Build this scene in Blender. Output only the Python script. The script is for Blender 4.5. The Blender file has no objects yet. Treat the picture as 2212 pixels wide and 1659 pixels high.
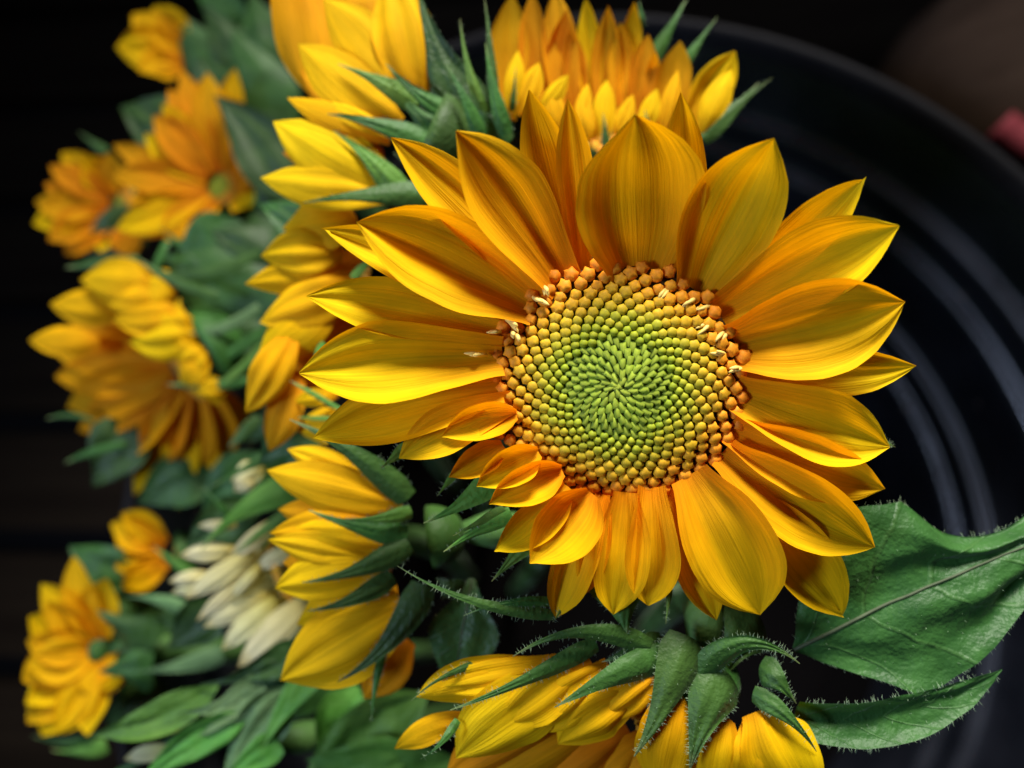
import bpy, math, random
from mathutils import Vector, Matrix, noise
random.seed(7)
scene = bpy.context.scene

# ------------------------------------------------------------------ camera
W2, H2, FP = 2212.0, 1659.0, 1670.0           # picture grid used for measuring, focal length in its pixels
CAM_H = 0.64
Zc = Vector((-0.0916, 0.2165, 1.0)).normalized()
Yc = (Vector((0, 1, 0)) - Zc * Zc.y).normalized()
Xc = Yc.cross(Zc)
ROT = Matrix((Xc, Yc, Zc))                     # camera axes -> world axes (world z is the tub's axis, straight up)
CAM = Vector((0, 0, CAM_H))
cam_data = bpy.data.cameras.new("camera")
cam_data.sensor_width = 36.0
cam_data.lens = FP / W2 * 36.0
cam_data.clip_start = 0.005
cam_data.clip_end = 50
cam_data.dof.use_dof = True
cam_data.dof.focus_distance = 0.153
cam_data.dof.aperture_fstop = 5.8
cam = bpy.data.objects.new("camera", cam_data)
cam.matrix_world = Matrix.Translation(CAM) @ ROT.to_4x4()
scene.collection.objects.link(cam)
scene.camera = cam

# ------------------------------------------------------------------ light
world = bpy.data.worlds.new("World")
scene.world = world
world.use_nodes = True
world.node_tree.nodes["Background"].inputs[0].default_value = (0.75, 0.85, 1.0, 1)
world.node_tree.nodes["Background"].inputs[1].default_value = 0.010

def area(name, cam_pos, target, size, power, color, size_y=None, spread=180):
    d = bpy.data.lights.new(name, 'AREA')
    d.shape = 'RECTANGLE'
    d.size = size
    d.size_y = size_y or size
    d.energy = power
    d.color = color
    d.spread = math.radians(spread)
    o = bpy.data.objects.new(name, d)
    p = CAM + ROT @ Vector(cam_pos)
    t = CAM + ROT @ Vector(target)
    o.location = p
    o.rotation_euler = (t - p).to_track_quat('-Z', 'Y').to_euler()
    scene.collection.objects.link(o)
    return o
area("ceiling_lamp", (0.10, 0.68, 0.15), (0.06, -0.10, -0.17), 0.26, 2.95, (1.0, 0.955, 0.88), 0.18, 72)
area("window_light", (-0.66, -0.08, 0.36), (0.15, -0.05, -0.35), 0.22, 1.75, (0.55, 0.68, 1.0), 0.13, 100)

scene.view_settings.view_transform = 'Standard'
scene.view_settings.look = 'None'
scene.view_settings.exposure = 0.0
scene.view_settings.gamma = 1.0
scene.render.engine = 'CYCLES'
scene.cycles.max_bounces = 8
scene.cycles.transmission_bounces = 6

# ------------------------------------------------------------------ helpers
COL = scene.collection
WLOC = {}

def U(x, y, z, d):
    """measured point: grid x, y; z = how far it stands out toward the viewer (grid units) from depth d (metres)."""
    dist = d - z * d / FP
    return CAM + ROT @ Vector(((x - W2 / 2) / FP * dist, -(y - H2 / 2) / FP * dist, -dist))

def cdir(x, y, z):
    return (ROT @ Vector((x, y, z))).normalized()

VIEW = cdir(0, 0, 1)

def empty(name, loc, label=None, cat=None, group=None):
    o = bpy.data.objects.new(name, None)
    o.empty_display_size = 0.01
    o.location = loc
    COL.objects.link(o)
    WLOC[o.name] = Vector(loc)
    if label: o["label"] = label
    if cat: o["category"] = cat
    if group: o["group"] = group
    return o

def mk(name, verts, faces, mat, parent=None, uvs=None, cols=None, smooth=True, kind=None, shade_col=None):
    n = len(verts)
    c = Vector((0, 0, 0))
    for v in verts: c += v
    c /= max(n, 1)
    me = bpy.data.meshes.new(name)
    me.from_pydata([tuple(v - c) for v in verts], [], faces)
    if uvs:
        ul = me.uv_layers.new(name="UVMap")
        for l in me.loops:
            ul.data[l.index].uv = uvs[l.vertex_index]
    if cols:
        ca = me.color_attributes.new("Col", 'FLOAT_COLOR', 'POINT')
        for i, q in enumerate(cols):
            ca.data[i].color = (*q, 1)
    if smooth:
        for p in me.polygons: p.use_smooth = True
    me.materials.append(mat)
    me.update()
    o = bpy.data.objects.new(name, me)
    COL.objects.link(o)
    if parent:
        o.parent = parent
        o.location = c - WLOC[parent.name]
    else:
        o.location = c
    WLOC[o.name] = c
    if kind: o["kind"] = kind
    if shade_col: o.color = (*shade_col, 1)
    return o

def interp(keys, t):
    for i in range(len(keys) - 1):
        a, b = keys[i], keys[i + 1]
        if t <= b[0]:
            k = (t - a[0]) / (b[0] - a[0] + 1e-9)
            p0 = keys[i - 1][1] if i else a[1]
            p3 = keys[i + 2][1] if i + 2 < len(keys) else b[1]
            m1 = (b[1] - p0) * 0.5; m2 = (p3 - a[1]) * 0.5
            k2, k3 = k * k, k * k * k
            return max(0.0, (2*k3-3*k2+1)*a[1] + (k3-2*k2+k)*m1 + (-2*k3+3*k2)*b[1] + (k3-k2)*m2)
    return keys[-1][1]

PETAL = [(0, .48), (.08, .56), (.2, .76), (.35, .93), (.5, 1.0), (.62, .96), (.75, .79), (.86, .52), (.94, .25), (1, .0)]
PETALB = [(0, .46), (.1, .58), (.25, .82), (.4, .97), (.55, 1.0), (.7, .92), (.82, .70), (.91, .40), (.97, .15), (1, .0)]
PETALC = [(0, .50), (.12, .6), (.28, .78), (.45, .95), (.6, 1.0), (.74, .86), (.85, .60), (.93, .32), (1, .02)]
BRACT = [(0, .8), (.12, 1.0), (.28, .92), (.45, .66), (.6, .42), (.75, .24), (.88, .12), (1, .03)]
STRAP = [(0, .8), (.2, .95), (.4, 1.0), (.6, .85), (.8, .55), (.93, .25), (1, .03)]
LEAF = [(0, .12), (.08, .45), (.2, .85), (.35, 1.0), (.5, .93), (.65, .72), (.8, .44), (.92, .18), (1, .01)]

def blade(B, Mid, T, w, N, prof=PETAL, cup=.3, twist=0.0, ridge=.05, wave=.05, nu=13, nv=22,
          seed=0, wl=None, wr=None, vfold=0.5, nfreq=2.4, notch=False, lump=0.0):
    """one petal / bract / leaf surface as (verts, faces, uvs, left edge, right edge, midrib)."""
    rg = random.Random(seed)
    ctrl = Mid * 2 - (B + T) * 0.5
    L = (T - B).length
    ph = [rg.uniform(0, 6.28) for _ in range(6)]
    asym = rg.uniform(-.12, .12)
    nz = Vector((rg.uniform(0, 50), rg.uniform(0, 50), rg.uniform(0, 50)))
    verts, uvs, faces = [], [], []
    le, re_, mi, nn = [], [], [], []
    for j in range(nv + 1):
        t = j / nv
        p = B * (1 - t) ** 2 + ctrl * 2 * t * (1 - t) + T * t * t
        tan = ((ctrl - B) * (1 - t) + (T - ctrl) * t).normalized()
        lat = N.cross(tan)
        if lat.length < 1e-4: lat = Vector((1, 0, 0))
        lat.normalize()
        nrm = tan.cross(lat).normalized()
        pw = interp(prof, t)
        for i in range(nu + 1):
            s = -1 + 2 * i / nu
            ww = w * pw
            if wl and s < 0: ww = interp(wl, t)
            if wr and s > 0: ww = interp(wr, t)
            if wl and s < 0 or wr and s > 0: pass
            a = abs(s)
            prof_h = (1 - vfold) * s * s + vfold * a
            env = min(1, 3.5 * t) * min(1, 4.0 * (1 - t) + .15)
            h = cup * ww * prof_h * (1.25 - .5 * t)
            h += twist * ww * s
            h += ridge * w * env * (math.cos(nfreq * math.pi * s + ph[0]) * .55 + math.cos(5.1 * s * math.pi / 2 + ph[1] + t * 1.5) * .45)
            h += wave * w * env * s * s * math.sin(5.5 * t + ph[2] + (0 if s < 0 else 2.1))
            h += .09 * w * env * noise.noise(nz + Vector((s * 1.1, t * 2.6, 0)))
            if lump: h += lump * w * env * (noise.noise(nz + Vector((s * 3.2, t * 6.5, 4))) + .5 * noise.noise(nz + Vector((s * 7, t * 13, 8))))
            edge_j = 1 + .035 * noise.noise(nz + Vector((9 + (3 if s > 0 else 0), t * 7, 0)))
            x = ww * s * edge_j * (1 - .16 * min(1, abs(cup)) * s * s) + asym * w * math.sin(math.pi * t) * (1 - s * s) * .3
            q = p + lat * x + nrm * h
            if notch and j == nv:
                q = q - tan * L * .05 * (1 - abs(s - .2))
            verts.append(q)
            uvs.append((i / nu, t))
            if i == 0: le.append(q); nn.append((nrm, lat, tan))
            if i == nu: re_.append(q)
            if i == nu // 2: mi.append(q)
    m = nu + 1
    for j in range(nv):
        for i in range(nu):
            faces.append((j*m+i, j*m+i+1, (j+1)*m+i+1, (j+1)*m+i))
    return verts, faces, uvs, le, re_, mi, nn

def tube(pts, radii, seg=8, cap=True):
    verts, faces = [], []
    n = len(pts)
    prev = None
    for k, p in enumerate(pts):
        t = (pts[min(k + 1, n - 1)] - pts[max(k - 1, 0)]).normalized()
        if prev is None:
            a = Vector((0, 0, 1)) if abs(t.z) < .9 else Vector((1, 0, 0))
            u = t.cross(a).normalized()
        else:
            u = (prev - t * prev.dot(t)).normalized()
        prev = u
        v = t.cross(u)
        for i in range(seg):
            an = 2 * math.pi * i / seg
            verts.append(p + (u * math.cos(an) + v * math.sin(an)) * radii[k])
    for k in range(n - 1):
        for i in range(seg):
            j = (i + 1) % seg
            faces.append((k*seg+i, k*seg+j, (k+1)*seg+j, (k+1)*seg+i))
    if cap:
        faces.append(tuple(range(seg))[::-1])
        faces.append(tuple((n-1)*seg+i for i in range(seg)))
    return verts, faces

def bez(B, Mid, T, n=12):
    ctrl = Mid * 2 - (B + T) * .5
    return [B * (1 - t)**2 + ctrl * 2 * t * (1 - t) + T * t * t for t in [k / n for k in range(n + 1)]]

def hairs(name, bl, parent, mat, length, count, rad=None, surf=0, seed=1):
    """fine bristles on both edges of a blade and along its midrib: one mesh."""
    verts, faces, uvs, le, re_, mi, nn = bl
    rg = random.Random(seed)
    V, F = [], []
    length *= .7
    count = int(count * .8); surf = int(surf * .6)
    rad = rad or length * .045
    def one(p, d, l):
        a = d.orthogonal().normalized(); b = d.cross(a)
        k = len(V)
        bend = Vector((rg.uniform(-1, 1), rg.uniform(-1, 1), rg.uniform(-1, 1))) * .25 * l
        m = p + d * l * .55
        for q, r in ((p - d * l * .1, rad), (m, rad * .7)):
            for an in (0, 2.094, 4.189):
                V.append(q + a * math.cos(an) * r + b * math.sin(an) * r)
        V.append(p + d * l + bend)
        for i in range(3):
            j = (i + 1) % 3
            F.append((k+i, k+j, k+3+j, k+3+i)); F.append((k+3+i, k+3+j, k+6))
    n = len(le) - 1
    for _ in range(count):
        t = rg.uniform(.02, .97) * n
        j = int(t); fr = t - j
        E, sg = ((le, -1), (re_, 1))[rg.random() < .5]
        p = E[j].lerp(E[j + 1], fr)
        nrm, lat, tan = nn[j]
        d = (lat * sg + nrm * rg.uniform(-.5, .7) + tan * rg.uniform(-.4, .5)).normalized()
        one(p, d, length * rg.uniform(.45, 1.15))
    for _ in range(surf):
        q = rg.choice(verts[len(verts)//12: -len(verts)//8])
        nrm, lat, tan = nn[rg.randrange(len(nn))]
        d = (nrm + lat * rg.uniform(-.6, .6) + tan * rg.uniform(-.6, .6)).normalized()
        one(q, d, length * rg.uniform(.3, .7))
    return mk(name, V, F, mat, parent, kind="stuff")

# ------------------------------------------------------------------ materials
def new_mat(name):
    m = bpy.data.materials.new(name)
    m.use_nodes = True
    nt = m.node_tree
    nt.nodes.clear()
    return m, nt, nt.nodes, nt.links

def ramp(nodes, stops):
    r = nodes.new('ShaderNodeValToRGB')
    e = r.color_ramp.elements
    while len(e) < len(stops): e.new(.5)
    for k, (p, c) in enumerate(stops):
        e[k].position = p; e[k].color = (*c, 1)
    return r

def petal_mat(name, stops, trans_col, trans=.38, streak=.22, rough=.72, hue=.5, sheen=0.0):
    m, nt, N, L = new_mat(name)
    out = N.new('ShaderNodeOutputMaterial')
    uv = N.new('ShaderNodeUVMap'); uv.uv_map = "UVMap"
    sep = N.new('ShaderNodeSeparateXYZ'); L.new(uv.outputs[0], sep.inputs[0])
    oi = N.new('ShaderNodeObjectInfo')
    r = ramp(N, stops); L.new(sep.outputs[1], r.inputs[0])
    # lengthwise veins
    mp = N.new('ShaderNodeMapping'); mp.inputs['Scale'].default_value = (26, 1.1, 1)
    L.new(uv.outputs[0], mp.inputs['Vector'])
    add = N.new('ShaderNodeVectorMath'); add.operation = 'ADD'
    comb = N.new('ShaderNodeCombineXYZ')
    mul = N.new('ShaderNodeMath'); mul.operation = 'MULTIPLY'; mul.inputs[1].default_value = 37
    L.new(oi.outputs['Random'], mul.inputs[0]); L.new(mul.outputs[0], comb.inputs[0]); L.new(mul.outputs[0], comb.inputs[2])
    L.new(mp.outputs[0], add.inputs[0]); L.new(comb.outputs[0], add.inputs[1])
    nz = N.new('ShaderNodeTexNoise'); nz.inputs['Scale'].default_value = 1.0; nz.inputs['Detail'].default_value = 4; nz.inputs['Roughness'].default_value = .6
    L.new(add.outputs[0], nz.inputs['Vector'])
    # soft blotches
    nb = N.new('ShaderNodeTexNoise'); nb.inputs['Scale'].default_value = 3.0; nb.inputs['Detail'].default_value = 3
    tc = N.new('ShaderNodeVectorMath'); tc.operation = 'ADD'
    L.new(uv.outputs[0], tc.inputs[0]); L.new(comb.outputs[0], tc.inputs[1]); L.new(tc.outputs[0], nb.inputs['Vector'])
    mr = N.new('ShaderNodeMapRange'); mr.inputs[1].default_value = .25; mr.inputs[2].default_value = .75
    mr.inputs[3].default_value = 1 - streak; mr.inputs[4].default_value = 1 + streak * .5
    L.new(nz.outputs[0], mr.inputs[0])
    mr2 = N.new('ShaderNodeMapRange'); mr2.inputs[1].default_value = .3; mr2.inputs[2].default_value = .7
    mr2.inputs[3].default_value = .86; mr2.inputs[4].default_value = 1.08
    L.new(nb.outputs[0], mr2.inputs[0])
    mm = N.new('ShaderNodeMath'); mm.operation = 'MULTIPLY'; L.new(mr.outputs[0], mm.inputs[0]); L.new(mr2.outputs[0], mm.inputs[1])
    hsv = N.new('ShaderNodeHueSaturation')
    hr = N.new('ShaderNodeMapRange'); hr.inputs[3].default_value = hue - .012; hr.inputs[4].default_value = hue + .012
    L.new(oi.outputs['Random'], hr.inputs[0]); L.new(hr.outputs[0], hsv.inputs['Hue'])
    L.new(mm.outputs[0], hsv.inputs['Value']); L.new(r.outputs[0], hsv.inputs['Color'])
    bs = N.new('ShaderNodeBsdfPrincipled')
    bs.inputs['Roughness'].default_value = rough
    bs.inputs['Specular IOR Level'].default_value = .10
    L.new(hsv.outputs[0], bs.inputs['Base Color'])
    bump = N.new('ShaderNodeBump'); bump.inputs['Strength'].default_value = .5; bump.inputs['Distance'].default_value = .0006
    L.new(nz.outputs[0], bump.inputs['Height']); L.new(bump.outputs[0], bs.inputs['Normal'])
    tr = N.new('ShaderNodeBsdfTranslucent')
    tm = N.new('ShaderNodeMix'); tm.data_type = 'RGBA'; tm.blend_type = 'MULTIPLY'; tm.inputs[0].default_value = 1
    L.new(hsv.outputs[0], tm.inputs[6]); tm.inputs[7].default_value = (*trans_col, 1)
    L.new(tm.outputs[2], tr.inputs['Color']); L.new(bump.outputs[0], tr.inputs['Normal'])
    mix = N.new('ShaderNodeMixShader'); mix.inputs[0].default_value = trans
    L.new(bs.outputs[0], mix.inputs[1]); L.new(tr.outputs[0], mix.inputs[2]); L.new(mix.outputs[0], out.inputs[0])
    return m

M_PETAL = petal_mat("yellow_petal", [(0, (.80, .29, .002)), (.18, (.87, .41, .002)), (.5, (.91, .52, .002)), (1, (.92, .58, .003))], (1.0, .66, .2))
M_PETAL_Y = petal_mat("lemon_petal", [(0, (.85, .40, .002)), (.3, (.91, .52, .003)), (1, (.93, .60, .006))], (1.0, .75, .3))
M_PETAL_SHADE = petal_mat("shaded_petal", [(0, (.66, .20, .002)), (.3, (.76, .29, .003)), (1, (.82, .38, .005))], (1.0, .7, .3))  # darker petal copy: shade on back, inner and dim petals put into colour
M_CREAM = petal_mat("cream_petal", [(0, (.60, .48, .08)), (.3, (.76, .70, .28)), (.8, (.84, .80, .46)), (1, (.74, .62, .22))], (1, .95, .7), streak=.15)

def green_mat(name, c0, c1, tip=None, rough=.42, trans=.18, veins=False, spec=.45):
    m, nt, N, L = new_mat(name)
    out = N.new('ShaderNodeOutputMaterial')
    uv = N.new('ShaderNodeUVMap'); uv.uv_map = "UVMap"
    sep = N.new('ShaderNodeSeparateXYZ'); L.new(uv.outputs[0], sep.inputs[0])
    oi = N.new('ShaderNodeObjectInfo')
    tc = N.new('ShaderNodeTexCoord')
    n1 = N.new('ShaderNodeTexNoise'); n1.inputs['Scale'].default_value = 120; n1.inputs['Detail'].default_value = 5
    L.new(tc.outputs['Object'], n1.inputs['Vector'])
    n2 = N.new('ShaderNodeTexNoise'); n2.inputs['Scale'].default_value = 900; n2.inputs['Detail'].default_value = 3
    L.new(tc.outputs['Object'], n2.inputs['Vector'])
    mx = N.new('ShaderNodeMix'); mx.data_type = 'RGBA'
    mr = N.new('ShaderNodeMapRange'); mr.inputs[1].default_value = .35; mr.inputs[2].default_value = .65
    L.new(n1.outputs[0], mr.inputs[0]); L.new(mr.outputs[0], mx.inputs[0])
    mx.inputs[6].default_value = (*c0, 1); mx.inputs[7].default_value = (*c1, 1)
    col = mx.outputs[2]
    if tip:
        mt = N.new('ShaderNodeMix'); mt.data_type = 'RGBA'
        t1 = N.new('ShaderNodeMapRange'); t1.inputs[1].default_value = .82; t1.inputs[2].default_value = 1.0
        L.new(sep.outputs[1], t1.inputs[0]); L.new(t1.outputs[0], mt.inputs[0])
        L.new(col, mt.inputs[6]); mt.inputs[7].default_value = (*tip, 1); col = mt.outputs[2]
    hsv = N.new('ShaderNodeHueSaturation')
    v1 = N.new('ShaderNodeMapRange'); v1.inputs[3].default_value = .75; v1.inputs[4].default_value = 1.25
    h1 = N.new('ShaderNodeMapRange'); h1.inputs[3].default_value = .485; h1.inputs[4].default_value = .515
    L.new(oi.outputs['Random'], v1.inputs[0]); L.new(oi.outputs['Random'], h1.inputs[0])
    L.new(v1.outputs[0], hsv.inputs['Value']); L.new(h1.outputs[0], hsv.inputs['Hue']); L.new(col, hsv.inputs['Color'])
    col = hsv.outputs[0]
    height = n2.outputs[0]
    if veins:
        # side veins leaving the midrib at an angle: bands of v + |u - .5| * k
        su = N.new('ShaderNodeMath'); su.operation = 'SUBTRACT'; su.inputs[1].default_value = .5; L.new(sep.outputs[0], su.inputs[0])
        ab = N.new('ShaderNodeMath'); ab.operation = 'ABSOLUTE'; L.new(su.outputs[0], ab.inputs[0])
        m1 = N.new('ShaderNodeMath'); m1.operation = 'MULTIPLY_ADD'; m1.inputs[1].default_value = -.45
        L.new(ab.outputs[0], m1.inputs[0]); L.new(sep.outputs[1], m1.inputs[2])
        nd = N.new('ShaderNodeMath'); nd.operation = 'MULTIPLY_ADD'; nd.inputs[1].default_value = .06; L.new(n1.outputs[0], nd.inputs[0]); L.new(m1.outputs[0], nd.inputs[2])
        sn = N.new('ShaderNodeMath'); sn.operation = 'MULTIPLY'; sn.inputs[1].default_value = 32; L.new(nd.outputs[0], sn.inputs[0])
        s2 = N.new('ShaderNodeMath'); s2.operation = 'SINE'; L.new(sn.outputs[0], s2.inputs[0])
        vm = N.new('ShaderNodeMapRange'); vm.inputs[1].default_value = .955; vm.inputs[2].default_value = 1.0; L.new(s2.outputs[0], vm.inputs[0])
        mv = N.new('ShaderNodeMix'); mv.data_type = 'RGBA'
        k = N.new('ShaderNodeMath'); k.operation = 'MULTIPLY'; k.inputs[1].default_value = .35; L.new(vm.outputs[0], k.inputs[0])
        L.new(k.outputs[0], mv.inputs[0]); L.new(col, mv.inputs[6]); mv.inputs[7].default_value = (c1[0]*1.5, c1[1]*1.35, c1[2]*1.6, 1); col = mv.outputs[2]
        hb = N.new('ShaderNodeMath'); hb.operation = 'MULTIPLY_ADD'; hb.inputs[1].default_value = -.5
        L.new(vm.outputs[0], hb.inputs[0]); L.new(n2.outputs[0], hb.inputs[2])
        ha = N.new('ShaderNodeMath'); ha.operation = 'MULTIPLY_ADD'; ha.inputs[1].default_value = 1.2
        L.new(n1.outputs[0], ha.inputs[0]); L.new(hb.outputs[0], ha.inputs[2]); height = ha.outputs[0]
    bs = N.new('ShaderNodeBsdfPrincipled')
    bs.inputs['Roughness'].default_value = rough + .12
    bs.inputs['Specular IOR Level'].default_value = spec * .65
    bs.inputs['Sheen Weight'].default_value = .06
    bs.inputs['Sheen Roughness'].default_value = .4
    L.new(col, bs.inputs['Base Color'])
    bump = N.new('ShaderNodeBump'); bump.inputs['Strength'].default_value = .5; bump.inputs['Distance'].default_value = .0007
    L.new(height, bump.inputs['Height']); L.new(bump.outputs[0], bs.inputs['Normal'])
    tr = N.new('ShaderNodeBsdfTranslucent')
    tm = N.new('ShaderNodeMix'); tm.data_type = 'RGBA'; tm.blend_type = 'MULTIPLY'; tm.inputs[0].default_value = 1
    L.new(col, tm.inputs[6]); tm.inputs[7].default_value = (1.0, 1.0, .35, 1); L.new(tm.outputs[2], tr.inputs['Color'])
    mix = N.new('ShaderNodeMixShader'); mix.inputs[0].default_value = trans
    L.new(bs.outputs[0], mix.inputs[1]); L.new(tr.outputs[0], mix.inputs[2]); L.new(mix.outputs[0], out.inputs[0])
    return m

M_BRACT = green_mat("bract_green", (.032, .092, .014), (.055, .145, .024), tip=(.20, .26, .09))
M_BRACT_L = green_mat("light_bract_green", (.09, .23, .03), (.14, .30, .05), tip=(.28, .32, .12), trans=.3)
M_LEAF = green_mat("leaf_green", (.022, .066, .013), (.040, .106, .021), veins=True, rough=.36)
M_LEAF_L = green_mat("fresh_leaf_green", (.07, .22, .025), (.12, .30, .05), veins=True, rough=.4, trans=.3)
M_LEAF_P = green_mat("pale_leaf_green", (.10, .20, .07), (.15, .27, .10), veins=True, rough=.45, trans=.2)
M_STEM = green_mat("stem_green", (.06, .14, .03), (.10, .20, .05))

def plain(name, color, rough=.6, trans=0, spec=.3):
    m, nt, N, L = new_mat(name)
    out = N.new('ShaderNodeOutputMaterial')
    bs = N.new('ShaderNodeBsdfPrincipled')
    tc = N.new('ShaderNodeTexCoord')
    nz = N.new('ShaderNodeTexNoise'); nz.inputs['Scale'].default_value = 300
    L.new(tc.outputs['Object'], nz.inputs['Vector'])
    r = ramp(N, [(.3, tuple(c * .75 for c in color)), (.7, tuple(min(1, c * 1.2) for c in color))])
    L.new(nz.outputs[0], r.inputs[0]); L.new(r.outputs[0], bs.inputs['Base Color'])
    bs.inputs['Roughness'].default_value = rough
    bs.inputs['Specular IOR Level'].default_value = spec
    L.new(bs.outputs[0], out.inputs[0])
    return m
M_HAIR = plain("plant_hair", (.24, .34, .20), .55)
M_MIDRIB = plain("leaf_midrib", (.055, .075, .035), .6)
M_STAMEN = plain("pale_stamen", (.86, .60, .14), .5)
M_DISC = plain("disc_ground", (.075, .042, .008), .8)

def floret_mat(name, use_obj):
    m, nt, N, L = new_mat(name)
    out = N.new('ShaderNodeOutputMaterial')
    bs = N.new('ShaderNodeBsdfPrincipled')
    if use_obj:
        src = N.new('ShaderNodeObjectInfo'); c = src.outputs['Color']
    else:
        src = N.new('ShaderNodeVertexColor'); src.layer_name = "Col"; c = src.outputs[0]
    tc = N.new('ShaderNodeTexCoord')
    nz = N.new('ShaderNodeTexNoise'); nz.inputs['Scale'].default_value = 1.5 if use_obj else 900; nz.inputs['Detail'].default_value = 3
    L.new(tc.outputs['Object'], nz.inputs['Vector'])
    hs = N.new('ShaderNodeHueSaturation')
    mr = N.new('ShaderNodeMapRange'); mr.inputs[1].default_value = .3; mr.inputs[2].default_value = .7; mr.inputs[3].default_value = .8; mr.inputs[4].default_value = 1.15
    L.new(nz.outputs[0], mr.inputs[0]); L.new(mr.outputs[0], hs.inputs['Value']); L.new(c, hs.inputs['Color'])
    L.new(hs.outputs[0], bs.inputs['Base Color'])
    bs.inputs['Roughness'].default_value = .62
    bs.inputs['Specular IOR Level'].default_value = .18
    bs.inputs['Subsurface Weight'].default_value = .15
    bs.inputs['Subsurface Radius'].default_value = (.6, .35, .05)
    bs.inputs['Subsurface Scale'].default_value = .002
    L.new(bs.outputs[0], out.inputs[0])
    return m
M_FLORET = floret_mat("floret", True)
M_SCALE = floret_mat("centre_scale", False)

def black_plastic():
    m, nt, N, L = new_mat("black_plastic")
    out = N.new('ShaderNodeOutputMaterial')
    bs = N.new('ShaderNodeBsdfPrincipled')
    tc = N.new('ShaderNodeTexCoord')
    n1 = N.new('ShaderNodeTexNoise'); n1.inputs['Scale'].default_value = 25; n1.inputs['Detail'].default_value = 6
    L.new(tc.outputs['Object'], n1.inputs['Vector'])
    vo = N.new('ShaderNodeTexVoronoi'); vo.inputs['Scale'].default_value = 55
    L.new(tc.outputs['Object'], vo.inputs['Vector'])
    mr = N.new('ShaderNodeMapRange'); mr.inputs[1].default_value = .05; mr.inputs[2].default_value = .10; mr.inputs[3].default_value = 1; mr.inputs[4].default_value = 0
    L.new(vo.outputs['Distance'], mr.inputs[0])
    gt = N.new('ShaderNodeMath'); gt.operation = 'GREATER_THAN'; gt.inputs[1].default_value = .72
    sp = N.new('ShaderNodeSeparateColor'); L.new(vo.outputs['Color'], sp.inputs[0]); L.new(sp.outputs[0], gt.inputs[0])
    mu = N.new('ShaderNodeMath'); mu.operation = 'MULTIPLY'; L.new(mr.outputs[0], mu.inputs[0]); L.new(gt.outputs[0], mu.inputs[1])
    r = ramp(N, [(.35, (.006, .007, .010)), (.7, (.012, .013, .018))]); L.new(n1.outputs[0], r.inputs[0])
    mx = N.new('ShaderNodeMix'); mx.data_type = 'RGBA'; L.new(mu.outputs[0], mx.inputs[0]); L.new(r.outputs[0], mx.inputs[6])
    mx.inputs[7].default_value = (.12, .09, .075, 1)
    L.new(mx.outputs[2], bs.inputs['Base Color'])
    r2 = ramp(N, [(.3, (.20, .20, .20)), (.7, (.36, .36, .36))]); L.new(n1.outputs[0], r2.inputs[0])
    L.new(r2.outputs[0], bs.inputs['Roughness'])
    L.new(bs.outputs[0], out.inputs[0])
    return m
M_BLACK = black_plastic()

def wood(name, c0, c1):
    m, nt, N, L = new_mat(name)
    out = N.new('ShaderNodeOutputMaterial')
    bs = N.new('ShaderNodeBsdfPrincipled')
    tc = N.new('ShaderNodeTexCoord')
    mp = N.new('ShaderNodeMapping'); mp.inputs['Scale'].default_value = (6, 90, 40)
    L.new(tc.outputs['Object'], mp.inputs['Vector'])
    nz = N.new('ShaderNodeTexNoise'); nz.inputs['Scale'].default_value = 1; nz.inputs['Detail'].default_value = 6
    L.new(mp.outputs[0], nz.inputs['Vector'])
    r = ramp(N, [(.3, c0), (.7, c1)]); L.new(nz.outputs[0], r.inputs[0]); L.new(r.outputs[0], bs.inputs['Base Color'])
    bs.inputs['Roughness'].default_value = .85
    bs.inputs['Specular IOR Level'].default_value = .12
    L.new(bs.outputs[0], out.inputs[0])
    return m
M_WOOD = wood("dark_board", (.013, .008, .0045), (.024, .016, .009))
M_GROUND = plain("dark_floor", (.006, .005, .005), .9)
M_CARD = wood("brown_board", (.050, .030, .019), (.075, .046, .03))
M_RED = plain("red_paper", (.40, .065, .085), .7)

# ------------------------------------------------------------------ the setting
def quad_box(x0, x1, y0, y1, z0, z1):
    v = [Vector(p) for p in ((x0,y0,z0),(x1,y0,z0),(x1,y1,z0),(x0,y1,z0),(x0,y0,z1),(x1,y0,z1),(x1,y1,z1),(x0,y1,z1))]
    f = [(3,2,1,0),(4,5,6,7),(0,1,5,4),(1,2,6,5),(2,3,7,6),(3,0,4,7)]
    return v, f
fl = mk("floor", [Vector((-3, -3, -.03)), Vector((3, -3, -.03)), Vector((3, 3, -.03)), Vector((-3, 3, -.03))], [(0, 1, 2, 3)], M_GROUND, smooth=False)
fl["kind"] = "structure"
deck = empty("slatted_deck", (0, 0, -.028), "dark brown wooden slatted deck under the black tub", "deck")
for k in range(14):
    y = -.62 + k * .105
    v, f = quad_box(-.9 + random.uniform(-.01, .01), .9, y, y + .083, -.028, random.uniform(-.003, 0))
    mk("plank", v, f, M_WOOD, deck, smooth=False)

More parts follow.
